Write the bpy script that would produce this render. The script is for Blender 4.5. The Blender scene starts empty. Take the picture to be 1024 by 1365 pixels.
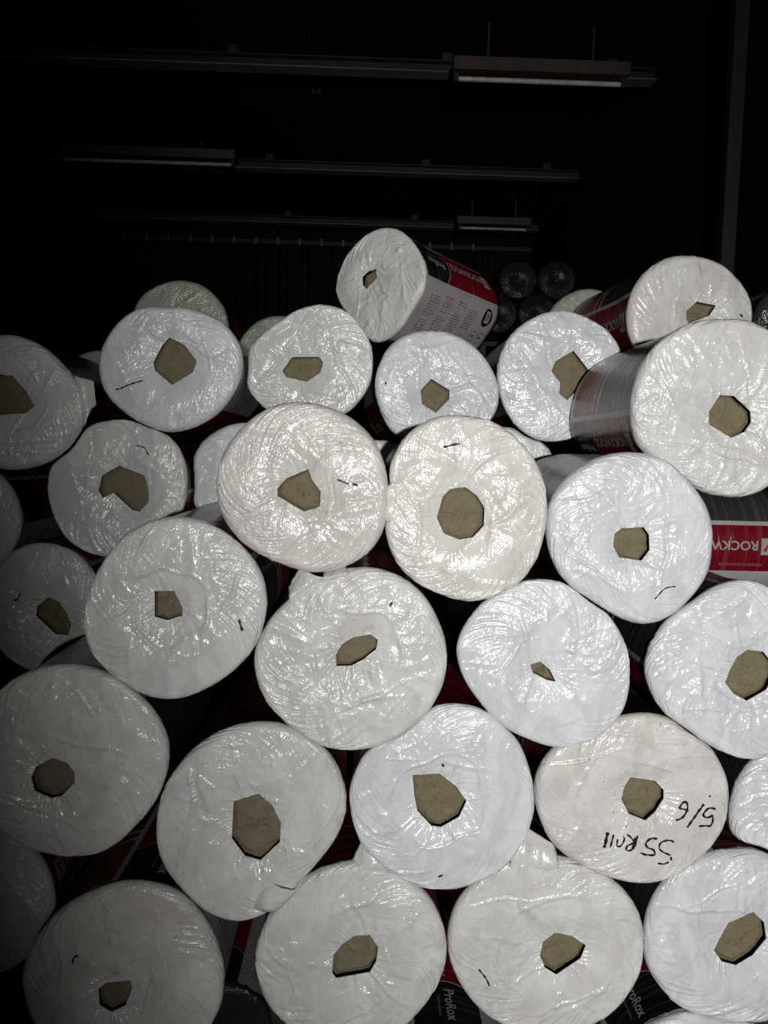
import bpy, bmesh, math, random
import numpy as np
from mathutils import Vector, Matrix
from mathutils.bvhtree import BVHTree

SC = bpy.context.scene
COL = SC.collection

# ------------------------------------------------------------------ camera, light, exposure
EYE = Vector((0.0, 0.0, 1.82))                       # hand-held phone
cam_d = bpy.data.cameras.new('camera')
cam = bpy.data.objects.new('camera', cam_d)
COL.objects.link(cam)
cam_d.sensor_fit = 'VERTICAL'
cam_d.sensor_height = 36.0
cam_d.lens = 36.0 * 1000.0 / 1365.0
cam_d.clip_start = 0.02
cam.matrix_world = Matrix((((0.999458, -0.022681, -0.023859),
    (-0.021920, 0.082201, -0.996375),
    (0.024560, 0.996358, 0.081659)))).to_4x4()
cam.location = EYE
SC.camera = cam

w = bpy.data.worlds.new('world')
SC.world = w
w.use_nodes = True
w.node_tree.nodes['Background'].inputs[0].default_value = (0.6, 0.7, 1.0, 1)
w.node_tree.nodes['Background'].inputs[1].default_value = 0.0006

# the only light in the dark store: a stand-in for the torch, set behind the camera for evener falloff,
# its wide oval beam standing upright and aimed a little to the right
lamp_d = bpy.data.lights.new('torch_standin', 'SPOT')
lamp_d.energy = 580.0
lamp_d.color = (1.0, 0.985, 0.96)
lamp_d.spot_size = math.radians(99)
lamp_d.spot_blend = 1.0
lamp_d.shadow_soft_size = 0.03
lamp = bpy.data.objects.new('torch_standin', lamp_d)
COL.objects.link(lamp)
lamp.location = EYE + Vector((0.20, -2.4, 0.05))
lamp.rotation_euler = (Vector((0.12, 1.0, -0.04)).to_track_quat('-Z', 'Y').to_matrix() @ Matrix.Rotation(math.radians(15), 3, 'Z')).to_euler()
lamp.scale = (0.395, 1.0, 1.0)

vs = SC.view_settings
vs.view_transform = 'Standard'
vs.look = 'None'
vs.gamma = 1.0
vs.use_curve_mapping = False
vs.exposure = 0.0

# ------------------------------------------------------------------ small helpers
def link(o, parent=None):
    COL.objects.link(o)
    if parent is not None:
        o.parent = parent
    return o

def mesh_obj(name, verts, faces, mat, parent=None, smooth=False, uvs=None):
    me = bpy.data.meshes.new(name)
    me.from_pydata([tuple(v) for v in verts], [], faces)
    if mat is not None:
        me.materials.append(mat)
    if smooth:
        me.polygons.foreach_set('use_smooth', [True] * len(me.polygons))
    if uvs is not None:
        lay = me.uv_layers.new(name='UVMap')
        lay.data.foreach_set('uv', np.asarray(uvs, dtype=np.float32).ravel())
    me.update()
    return link(bpy.data.objects.new(name, me), parent)

def thing(name, label, cat, loc, rot=None, group=None):
    o = bpy.data.objects.new(name, None)
    o.empty_display_size = 0.05
    link(o)
    o.location = loc
    if rot is not None:
        o.rotation_euler = rot
    o['label'] = label
    o['category'] = cat
    if group:
        o['group'] = group
    return o

def box_geo(x0, x1, y0, y1, z0, z1):
    v = [(x0, y0, z0), (x1, y0, z0), (x1, y1, z0), (x0, y1, z0), (x0, y0, z1), (x1, y0, z1), (x1, y1, z1), (x0, y1, z1)]
    f = [(0, 3, 2, 1), (4, 5, 6, 7), (0, 1, 5, 4), (1, 2, 6, 5), (2, 3, 7, 6), (3, 0, 4, 7)]
    return v, f

def join(*geos):
    V, Fs = [], []
    for v, f in geos:
        o = len(V)
        V += list(v)
        Fs += [tuple(i + o for i in q) for q in f]
    return V, Fs

# ------------------------------------------------------------------ gradient noise (numpy)
_rng = np.random.RandomState(7)
_ang = _rng.rand(4096) * 2 * np.pi
_GX, _GY = np.cos(_ang), np.sin(_ang)
_PERM = _rng.permutation(4096)

def perlin(x, y, seed=0):
    x = np.asarray(x, float) + 37.17 * seed
    y = np.asarray(y, float) + 91.31 * seed
    xi, yi = np.floor(x).astype(int), np.floor(y).astype(int)
    xf, yf = x - xi, y - yi
    u = xf * xf * xf * (xf * (xf * 6 - 15) + 10)
    v = yf * yf * yf * (yf * (yf * 6 - 15) + 10)
    def g(ix, iy, dx, dy):
        h = _PERM[(ix + _PERM[iy & 4095]) & 4095]
        return _GX[h] * dx + _GY[h] * dy
    n00 = g(xi, yi, xf, yf)
    n10 = g(xi + 1, yi, xf - 1, yf)
    n01 = g(xi, yi + 1, xf, yf - 1)
    n11 = g(xi + 1, yi + 1, xf - 1, yf - 1)
    a = n00 + u * (n10 - n00)
    b = n01 + u * (n11 - n01)
    return 1.5 * (a + v * (b - a))

def ridge(x, y, seed=0):
    return 1.0 - np.minimum(1.0, np.abs(perlin(x, y, seed)) * 2.2)

def sstep(a, b, x):
    t = np.clip((x - a) / (b - a), 0, 1)
    return t * t * (3 - 2 * t)

# ------------------------------------------------------------------ materials
class N:
    """tiny node-writing helper"""
    def __init__(self, name):
        self.m = bpy.data.materials.new(name)
        self.m.use_nodes = True
        self.t = self.m.node_tree
        self.b = self.t.nodes['Principled BSDF']
    def new(self, typ, **kw):
        n = self.t.nodes.new(typ)
        for k, v in kw.items():
            setattr(n, k, v)
        return n
    def put(self, sock, v):
        if isinstance(v, bpy.types.NodeSocket):
            self.t.links.new(v, sock)
        elif isinstance(v, (tuple, list)) and len(v) == 3 and sock.type == 'RGBA':
            sock.default_value = (*v, 1)
        else:
            sock.default_value = v
    def math(self, op, a, b=0.0, c=None):
        n = self.new('ShaderNodeMath', operation=op)
        self.put(n.inputs[0], a)
        self.put(n.inputs[1], b)
        if c is not None:
            self.put(n.inputs[2], c)
        return n.outputs[0]
    def mix(self, f, a, b):
        n = self.new('ShaderNodeMix', data_type='RGBA')
        self.put(n.inputs[0], f)
        self.put(n.inputs[6], a)
        self.put(n.inputs[7], b)
        return n.outputs[2]
    def noise(self, vec, scale, detail=4, rough=0.55, dist=0.0):
        n = self.new('ShaderNodeTexNoise')
        self.put(n.inputs['Vector'], vec)
        n.inputs['Scale'].default_value = scale
        n.inputs['Detail'].default_value = detail
        n.inputs['Roughness'].default_value = rough
        n.inputs['Distortion'].default_value = dist
        return n.outputs['Fac']
    def ramp(self, f, a, b):
        n = self.new('ShaderNodeMapRange')
        self.put(n.inputs[0], f)
        n.inputs[1].default_value = a
        n.inputs[2].default_value = b
        return n.outputs[0]
    def coord(self, what='Object'):
        return self.new('ShaderNodeTexCoord').outputs[what]
    def scaled(self, vec, s):
        n = self.new('ShaderNodeMapping')
        self.put(n.inputs['Vector'], vec)
        n.inputs['Scale'].default_value = s
        return n.outputs[0]
    def bump(self, h, strength, dist, prev=None):
        n = self.new('ShaderNodeBump')
        n.inputs['Strength'].default_value = strength
        n.inputs['Distance'].default_value = dist
        self.put(n.inputs['Height'], h)
        if prev is not None:
            self.put(n.inputs['Normal'], prev)
        return n.outputs[0]
    def out(self, color, rough, normal=None, spec=0.5, metal=0.0, coat=0.0):
        self.put(self.b.inputs['Base Color'], color)
        self.put(self.b.inputs['Roughness'], rough)
        self.b.inputs['Specular IOR Level'].default_value = spec
        self.b.inputs['Metallic'].default_value = metal
        self.b.inputs['Coat Weight'].default_value = coat
        self.b.inputs['Coat Roughness'].default_value = 0.12
        if normal is not None:
            self.put(self.b.inputs['Normal'], normal)
        return self.m

def film_material(name, tone, dirt_tone, dirt, spec=0.6):
    n = N(name)
    co = n.coord()
    rnd = n.new('ShaderNodeObjectInfo').outputs['Random']
    off = n.new('ShaderNodeVectorMath', operation='ADD')
    n.put(off.inputs[0], co)
    cmb = n.new('ShaderNodeCombineXYZ')
    n.put(cmb.inputs[0], n.math('MULTIPLY', rnd, 40.0))
    n.put(cmb.inputs[2], n.math('MULTIPLY', rnd, 23.0))
    n.put(off.inputs[1], cmb.outputs[0])
    p = off.outputs[0]
    # smears of dust and grime that stick to the film
    d1 = n.ramp(n.noise(p, 8.0, 6, 0.65, 0.8), 0.50, 0.72)
    d2 = n.ramp(n.noise(n.scaled(p, (1.0, 1.0, 2.6)), 60.0, 4, 0.7, 0.3), 0.50, 0.80)
    grime = n.math('MULTIPLY', n.math('ADD', n.math('MULTIPLY', d1, 0.6), n.math('MULTIPLY', n.math('MULTIPLY', d2, d1), 0.9)), dirt)
    specks = n.math('MULTIPLY', n.ramp(n.noise(p, 150.0, 2, 0.5), 0.735 - 0.05 * dirt, 0.775 - 0.04 * dirt), min(1.0, dirt * 1.8))
    # one or more layers of milky film: slightly greyer where it is single and loose
    lay = n.ramp(n.noise(n.scaled(p, (1.0, 1.0, 0.7)), 9.0, 3, 0.5, 1.6), 0.44, 0.58)
    fine = n.ramp(n.noise(n.scaled(p, (1.0, 1.0, 0.5)), 30.0, 4, 0.6, 1.2), 0.40, 0.64)
    tone2 = n.mix(n.math('ADD', n.math('MULTIPLY', lay, 0.6), n.math('MULTIPLY', fine, 0.4)), tuple(c * k for c, k in zip(tone, (0.83, 0.82, 0.835))), tone)
    col = n.mix(grime, tone2, dirt_tone)
    col = n.mix(specks, col, (0.12, 0.10, 0.08))
    # tight little creases of stretched plastic
    c1 = n.noise(n.scaled(p, (1.0, 1.0, 0.55)), 46.0, 3, 0.55, 1.1)
    c1 = n.math('ABSOLUTE', n.math('SUBTRACT', c1, 0.5))
    c2 = n.noise(n.scaled(p, (0.6, 1.0, 1.2)), 105.0, 2, 0.5, 0.8)
    c2 = n.math('ABSOLUTE', n.math('SUBTRACT', c2, 0.5))
    b = n.bump(c1, 0.24, 0.014)
    b = n.bump(c2, 0.10, 0.006, b)
    # pleats that run with the pull of the film over the rim
    fl = n.new('ShaderNodeAttribute', attribute_name='flow')
    sp = n.new('ShaderNodeSeparateXYZ')
    n.put(sp.inputs[0], fl.outputs['Vector'])
    wgt = n.math('ADD', n.math('MULTIPLY', n.ramp(sp.outputs[2], 0.35, 0.95), 0.85), 0.15)
    fo = n.new('ShaderNodeVectorMath', operation='ADD')
    n.put(fo.inputs[0], n.scaled(fl.outputs['Vector'], (1.0, 1.0, 0.22)))
    n.put(fo.inputs[1], cmb.outputs[0])
    pl = n.noise(fo.outputs[0], 9.0, 3, 0.55, 0.3)
    wgt = n.math('MULTIPLY', wgt, n.ramp(n.noise(p, 7.0, 2, 0.5), 0.36, 0.62))
    pl = n.math('MULTIPLY', n.math('ABSOLUTE', n.math('SUBTRACT', pl, 0.5)), wgt)
    b = n.bump(pl, 0.42, 0.022, b)
    r = n.math('ADD', n.math('MULTIPLY', grime, 0.35), 0.175)
    return n.out(col, r, b, spec)

FILM = {
    'cool': film_material('white_film_cool', (0.80, 0.815, 0.83), (0.58, 0.55, 0.49), 0.16),
    'neutral': film_material('white_film', (0.78, 0.78, 0.765), (0.50, 0.46, 0.39), 0.26),
    'cream': film_material('white_film_cream', (0.80, 0.785, 0.745), (0.46, 0.40, 0.32), 0.34),
    'dirty': film_material('white_film_dusty', (0.77, 0.765, 0.735), (0.40, 0.32, 0.22), 0.50),
    'grey_green': film_material('grey_green_film', (0.37, 0.385, 0.325), (0.25, 0.23, 0.18), 0.3),  # duller grey-green film for the third-layer rolls
    'far_dim': film_material('far_dim_film', (0.020, 0.016, 0.016), (0.022, 0.007, 0.007), 0.5, 0.12),  # film colour darkened to carry the dimness of the distant heap
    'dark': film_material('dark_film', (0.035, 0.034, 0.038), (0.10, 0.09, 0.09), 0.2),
}

def wool_material():
    n = N('mineral_wool')
    co = n.coord()
    a = n.noise(co, 38.0, 5, 0.6, 0.3)
    f = n.noise(n.scaled(co, (1.0, 2.0, 1.5)), 330.0, 4, 0.75, 0.8)
    col = n.mix(n.ramp(a, 0.3, 0.72), (0.150, 0.122, 0.074), (0.222, 0.186, 0.118))
    col = n.mix(n.ramp(f, 0.42, 0.80), col, (0.30, 0.26, 0.18))
    col = n.mix(n.ramp(f, 0.44, 0.22), col, (0.085, 0.066, 0.040))
    b = n.bump(f, 0.5, 0.0022, n.bump(a, 0.25, 0.006))
    return n.out(col, 0.95, b, 0.1)
WOOL = wool_material()

def wrap_material():
    """printed, overlapping shrink film: u = turn round the roll from the label, v = metres along it"""
    n = N('printed_film')
    uv = n.new('ShaderNodeSeparateXYZ')
    n.put(uv.inputs[0], n.coord('UV'))
    u, v = uv.outputs[0], uv.outputs[1]
    def between(s, a, b):
        return n.math('MULTIPLY', n.math('GREATER_THAN', s, a), n.math('LESS_THAN', s, b))
    def rect(u0, u1, v0, v1):
        return n.math('MULTIPLY', between(u, u0, u1), between(v, v0, v1))
    RED, BLACK, CHAR, PALE, DEEP = (0.165, 0.003, 0.010), (0.010, 0.009, 0.011), (0.036, 0.034, 0.038), (0.42, 0.395, 0.405), (0.050, 0.003, 0.007)
    col = n.mix(0.0, PALE, PALE)
    # lines of small print in four columns on the pale panel
    line = n.math('GREATER_THAN', n.math('FRACT', n.math('MULTIPLY', u, 105.0)), 0.52)
    rowi = n.math('FLOOR', n.math('MULTIPLY', u, 105.0))
    cv = n.new('ShaderNodeCombineXYZ')
    n.put(cv.inputs[0], n.math('MULTIPLY', v, 95.0))
    n.put(cv.inputs[1], n.math('MULTIPLY', rowi, 7.3))
    words = n.math('GREATER_THAN', n.noise(cv.outputs[0], 1.0, 1, 0.5), 0.42)
    colm = n.math('LESS_THAN', n.math('FRACT', n.math('MULTIPLY', n.math('SUBTRACT', v, 0.075), 11.5)), 0.70)
    para = n.math('GREATER_THAN', n.math('FRACT', n.math('ADD', n.math('MULTIPLY', u, 11.0), n.math('MULTIPLY', n.math('FLOOR', n.math('MULTIPLY', n.math('SUBTRACT', v, 0.075), 11.5)), 0.31))), 0.16)
    txt = n.math('MULTIPLY', n.math('MULTIPLY', line, words), n.math('MULTIPLY', n.math('MULTIPLY', colm, para), rect(0.095, 0.245, 0.075, 0.41)))
    col = n.mix(n.math('MULTIPLY', txt, 0.72), col, (0.10, 0.09, 0.095))
    # pinkish overlap where red print of the layer below shows through
    pink = n.noise(n.scaled(n.coord('UV'), (9.0, 4.0, 1.0)), 1.0, 2, 0.5)
    col = n.mix(n.math('MULTIPLY', n.math('MULTIPLY', n.ramp(pink, 0.45, 0.62), 0.40), between(u, 0.05, 0.30)), col, (0.38, 0.22, 0.25))
    # back panels
    col = n.mix(rect(0.30, 0.505, -1.0, 1.0), col, CHAR)
    bx = n.math('MULTIPLY', n.math('LESS_THAN', n.math('ABSOLUTE', n.math('SUBTRACT', n.math('FRACT', n.math('MULTIPLY', v, 13.0)), 0.5)), 0.44), n.math('LESS_THAN', n.math('ABSOLUTE', n.math('SUBTRACT', n.math('FRACT', n.math('MULTIPLY', u, 21.0)), 0.5)), 0.42))
    bx2 = n.math('MULTIPLY', n.math('LESS_THAN', n.math('ABSOLUTE', n.math('SUBTRACT', n.math('FRACT', n.math('MULTIPLY', v, 13.0)), 0.5)), 0.40), n.math('LESS_THAN', n.math('ABSOLUTE', n.math('SUBTRACT', n.math('FRACT', n.math('MULTIPLY', u, 21.0)), 0.5)), 0.36))
    frame = n.math('SUBTRACT', bx, bx2)
    col = n.mix(n.math('MULTIPLY', frame, rect(0.32, 0.47, 0.10, 0.50)), col, (0.006, 0.006, 0.007))
    col = n.mix(rect(-0.505, -0.305, -1.0, 1.0), col, DEEP)
    col = n.mix(rect(-0.295, -0.076, 0.04, 0.225), col, (0.22, 0.036, 0.050))
    col = n.mix(rect(-0.295, -0.076, 0.235, 0.262), col, RED)
    col = n.mix(rect(-0.295, -0.076, 0.275, 0.60), col, CHAR)
    # the label strip: black end, red remainder, curved joint between
    arc = n.math('ADD', v, n.math('MULTIPLY', n.math('MULTIPLY', u, u), 9.0))
    strip = between(u, -0.064, 0.064)
    col = n.mix(strip, col, RED)
    col = n.mix(n.math('MULTIPLY', strip, n.math('LESS_THAN', arc, 0.205)), col, (0.35, 0.33, 0.33))
    col = n.mix(n.math('MULTIPLY', strip, n.math('LESS_THAN', arc, 0.201)), col, BLACK)
    # milky streaks of stretched outer film
    st = n.noise(n.scaled(n.coord('UV'), (2.2, 70.0, 1.0)), 1.0, 3, 0.6, 0.5)
    col = n.mix(n.math('MULTIPLY', n.ramp(st, 0.52, 0.75), 0.13), col, (0.40, 0.37, 0.39))
    bv = n.noise(n.scaled(n.coord('UV'), (7.0, 85.0, 1.0)), 1.0, 3, 0.6, 0.8)
    b = n.bump(bv, 0.5, 0.004)
    return n.out(col, 0.24, b, 0.5)
WRAP = wrap_material()

def plain(name, color, rough=0.5, spec=0.5, metal=0.0, nscale=30.0, var=0.25, bump=0.1):
    n = N(name)
    f = n.noise(n.coord(), nscale, 5, 0.6, 0.2)
    col = n.mix(n.ramp(f, 0.3, 0.7), tuple(c * (1 - var) for c in color), tuple(min(1, c * (1 + var)) for c in color))
    return n.out(col, rough, n.bump(f, bump, 0.01), spec, metal)

INK = plain('marker_ink', (0.006, 0.005, 0.010), 0.5, 0.3)
PRINT_WHITE = plain('print_white', (0.36, 0.345, 0.345), 0.35, nscale=200, var=0.1)
PRINT_RED = plain('print_red', (0.30, 0.006, 0.018), 0.3, nscale=200, var=0.05)
PRINT_BLACK = plain('print_black', (0.012, 0.011, 0.013), 0.3, nscale=200, var=0.05)
PRINT_DIM = plain('print_dim', (0.30, 0.12, 0.13), 0.35, nscale=200, var=0.1)
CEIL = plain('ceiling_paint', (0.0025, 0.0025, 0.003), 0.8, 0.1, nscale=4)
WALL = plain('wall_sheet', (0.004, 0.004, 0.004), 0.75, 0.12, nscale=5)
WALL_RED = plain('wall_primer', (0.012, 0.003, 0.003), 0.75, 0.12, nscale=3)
STEEL = plain('dull_steel', (0.007, 0.0069, 0.0067), 0.55, 0.4, 0.0, nscale=14, var=0.35)
STEEL_LIT = plain('lit_steel', (0.075, 0.075, 0.065), 0.45, 0.5, 0.0, nscale=9, var=0.3)  # paler copy of the steel: light on beam flanges and hooks put into colour
RUST = plain('rusty_steel', (0.022, 0.011, 0.010), 0.7, 0.3, 0.0, nscale=12, var=0.5)
CONCRETE = plain('concrete', (0.16, 0.155, 0.15), 0.9, 0.2, nscale=9)

# ------------------------------------------------------------------ the room
CEIL_Z, WALL_R, WALL_L, BACK, FRONT = 4.06, 1.62, -2.6, 7.82, -3.4

def structure(name, geo, mat):
    o = mesh_obj(name, geo[0], geo[1], mat)
    o['kind'] = 'structure'
    return o

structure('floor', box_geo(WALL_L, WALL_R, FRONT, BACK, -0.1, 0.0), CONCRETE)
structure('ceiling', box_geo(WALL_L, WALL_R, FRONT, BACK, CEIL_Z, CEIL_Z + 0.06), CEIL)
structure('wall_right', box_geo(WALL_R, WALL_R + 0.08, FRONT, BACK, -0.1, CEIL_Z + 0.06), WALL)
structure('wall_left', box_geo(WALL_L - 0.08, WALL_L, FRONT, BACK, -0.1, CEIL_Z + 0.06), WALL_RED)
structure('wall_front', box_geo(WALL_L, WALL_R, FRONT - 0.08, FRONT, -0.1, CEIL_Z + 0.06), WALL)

def back_wall():
    V, Fs = [], []
    prof = []
    x, k = WALL_L, 0
    while x < WALL_R - 0.2:                            # trapezoid sheet
        prof += [(x, 0.0), (x + 0.11, 0.0), (x + 0.135, -0.035), (x + 0.195, -0.035), (x + 0.22, 0.0)]
        x += 0.22
    prof += [(WALL_R, 0.0)]
    for px, py in prof:
        V += [(px, BACK + py, -0.1), (px, BACK + py, CEIL_Z + 0.06)]
    for i in range(len(prof) - 1):
        Fs.append((2 * i, 2 * i + 2, 2 * i + 3, 2 * i + 1))
    a, b = box_geo(WALL_L, WALL_R, BACK + 0.001, BACK + 0.08, -0.1, CEIL_Z + 0.06)
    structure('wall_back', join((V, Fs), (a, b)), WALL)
back_wall()

# edge trim where the right wall meets the ceiling, and the top rail of the back wall
structure('trim_1', join(box_geo(WALL_R - 0.03, WALL_R, FRONT, BACK, CEIL_Z - 0.05, CEIL_Z), box_geo(WALL_R - 0.24, WALL_R - 0.215, FRONT, BACK, CEIL_Z - 0.03, CEIL_Z)), STEEL)
rail = structure('trim_2', box_geo(WALL_L, WALL_R, BACK - 0.075, BACK - 0.036, 3.86, 3.90), STEEL)

def beam(y, label, mat=STEEL_LIT):
    t = thing('ceiling_beam', label, 'beam', (0, y, CEIL_Z))
    x0, x1 = WALL_L + 0.005, WALL_R - 0.035
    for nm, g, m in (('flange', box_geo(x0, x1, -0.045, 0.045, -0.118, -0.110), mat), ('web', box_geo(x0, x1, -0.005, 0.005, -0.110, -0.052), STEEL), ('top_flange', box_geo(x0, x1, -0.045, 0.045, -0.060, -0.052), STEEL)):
        mesh_obj(nm, g[0], g[1], m, t)
    for xx in (x0 + 0.4, -0.8, 0.4, x1 - 0.25):
        g = box_geo(xx - 0.03, xx + 0.03, -0.02, 0.02, -0.052, 0.0)
        mesh_obj('hanger', g[0], g[1], STEEL, t)
    return t
beam(4.43, 'nearest pale steel ceiling beam crossing above the tilted roll')
beam(5.98, 'middle pale steel ceiling beam, with the short strip light at its left')
beam(7.35, 'farthest steel ceiling beam, just in front of the back wall')

def strip_light(x0, x1, y, z, label, mat):
    """an unlit batten: long sheet-steel body, two end caps, bare tube on lamp holders, hung on two rods"""
    t = thing('strip_light', label, 'light', ((x0 + x1) / 2, y, z))
    h = (x1 - x0) / 2
    v = [(-h, -0.05, 0.0), (-h, -0.07, 0.055), (-h, 0.07, 0.055), (-h, 0.05, 0.0), (h, -0.05, 0.0), (h, -0.07, 0.055), (h, 0.07, 0.055), (h, 0.05, 0.0)]
    f = [(0, 1, 2, 3), (7, 6, 5, 4), (0, 4, 5, 1), (1, 5, 6, 2), (2, 6, 7, 3), (3, 7, 4, 0)]
    mesh_obj('light_body', v, f, mat, t)
    for s in (-1, 1):
        g = box_geo(s * (h - 0.02) - 0.012, s * (h - 0.02) + 0.012, -0.016, 0.016, -0.045, 0.0)
        mesh_obj('lamp_holder', g[0], g[1], STEEL, t)
        g = box_geo(s * h * 0.6 - 0.006, s * h * 0.6 + 0.006, -0.006, 0.006, 0.055, CEIL_Z - z)
        mesh_obj('hanging_rod', g[0], g[1], STEEL, t)
    n = 10
    V = [(sx * (h - 0.03), 0.013 * math.cos(2 * math.pi * i / n), -0.027 + 0.013 * math.sin(2 * math.pi * i / n)) for sx in (-1, 1) for i in range(n)]
    F2 = [(i, (i + 1) % n, n + (i + 1) % n, n + i) for i in range(n)]
    mesh_obj('tube', V, F2, GLASS_DULL, t, True)
    return t
GLASS_DULL = plain('dull_tube', (0.30, 0.29, 0.27), 0.3, 0.5, nscale=25, var=0.3)
strip_light(0.40, 1.32, 4.10, 3.80, 'rust-tinged unlit strip light hanging at upper right', RUST)
strip_light(-2.30, -1.02, 5.75, 3.98 - 0.06, 'unlit strip light hanging at upper left above the stack', STEEL)
strip_light(0.75, 1.40, 6.85, 3.84, 'small distant unlit strip light near the back wall corner', STEEL)

def conduit():
    t = thing('conduit', 'thin dark cable conduit running along the ceiling away from the camera', 'pipe', (-0.37, 0, CEIL_Z - 0.014))
    n = 8
    V = [(0.012 * math.cos(2 * math.pi * i / n), y, 0.012 * math.sin(2 * math.pi * i / n)) for y in (0.2, 6.2) for i in range(n)]
    mesh_obj('pipe', V, [(i, n + i, n + (i + 1) % n, (i + 1) % n) for i in range(n)], STEEL, t, True)
    for y in (1.5, 3.0, 4.9):
        g = box_geo(-0.03, 0.03, y - 0.012, y + 0.012, -0.014, 0.012)
        mesh_obj('clip', g[0], g[1], STEEL, t)
conduit()

def post():
    t = thing('steel_post', 'slim grey steel post standing against the right wall', 'post', (WALL_R - 0.06, 3.36, 0))
    a = box_geo(-0.03, 0.03, -0.025, 0.025, 0.012, CEIL_Z - 0.13)
    mesh_obj('shaft', a[0], a[1], STEEL, t)
    a = box_geo(-0.05, 0.05, -0.07, 0.07, 0.0, 0.012)
    mesh_obj('base_plate', a[0], a[1], STEEL, t)
post()

def rack():
    t = thing('storage_rack', 'dark steel rack at the back under the heap of distant rolls', 'rack', (1.17, 5.62, 0))
    for sx in (-1, 1):
        for sy in (-1, 1):
            g = box_geo(sx * 0.38 - 0.025, sx * 0.38 + 0.025, sy * 0.26 - 0.025, sy * 0.26 + 0.025, 0.0, DECK - 0.03)
            mesh_obj('leg', g[0], g[1], STEEL, t)
        g = box_geo(sx * 0.38 - 0.02, sx * 0.38 + 0.02, -0.235, 0.235, DECK - 0.12, DECK - 0.03)
        mesh_obj('cross_beam', g[0], g[1], STEEL, t)
    for k in range(5):
        g = box_geo(-0.405, 0.405, -0.285 + k * 0.115, -0.175 + k * 0.115, DECK - 0.03, DECK)
        mesh_obj('deck_board', g[0], g[1], STEEL, t)
DECK = 2.60
rack()

# small hooks along the top rail of the back wall
hook_mesh = None
for i in range(17):
    v, f = join(box_geo(-0.012, 0.012, -0.012, 0.0, 0.0, 0.075), box_geo(-0.012, 0.012, -0.034, -0.012, 0.0, 0.014))
    if hook_mesh is None:
        o = mesh_obj('hook', v, f, STEEL_LIT, rail)
        hook_mesh = o.data
    else:
        o = link(bpy.data.objects.new('hook', hook_mesh), rail)
    o.location = (-2.47 + 0.218 * i, BACK - 0.075, 3.845)

# ------------------------------------------------------------------ the rolls
TT = np.linspace(-math.pi, math.pi, 48, endpoint=False)

def rim_radius(spec, th):
    r = np.array(spec['rim'], float) / 1000.0
    t = np.linspace(-math.pi, math.pi, len(r) + 1)
    rr = np.concatenate([r, r[:1]])
    # smooth periodic interpolation
    a = np.interp(th, t, rr)
    d = 2 * math.pi / len(r) * 0.5
    b = (np.interp((th + d + math.pi) % (2 * math.pi) - math.pi, t, rr) + np.interp((th - d + math.pi) % (2 * math.pi) - math.pi, t, rr)) / 2
    return 0.4 * a + 0.6 * b

def hole_radius(poly, c, th):
    out = np.full(th.shape, 0.0)
    p = np.array(poly, float) / 1000.0 - c
    for i in range(len(p)):
        a, b = p[i], p[(i + 1) % len(p)]
        e = b - a
        dx, dz = np.cos(th), np.sin(th)
        den = dx * e[1] - dz * e[0]
        den = np.where(np.abs(den) < 1e-9, 1e-9, den)
        t = (a[0] * e[1] - a[1] * e[0]) / den
        s = (a[0] * dz - a[1] * dx) / den
        ok = (t > 0) & (s >= -1e-6) & (s <= 1 + 1e-6)
        out = np.where(ok & (t > out), t, out)
    return np.maximum(out, 0.006)

def centroid(poly):
    p = np.array(poly, float) / 1000.0
    x, y = p[:, 0], p[:, 1]
    x1, y1 = np.roll(x, -1), np.roll(y, -1)
    cr = x * y1 - x1 * y
    A = cr.sum() / 2
    return np.array([((x + x1) * cr).sum(), ((y + y1) * cr).sum()]) / (6 * A)

RES = {0: (48, 14, 6, 3), 1: (170, 40, 12, 5), 2: (360, 84, 20, 7)}

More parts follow.
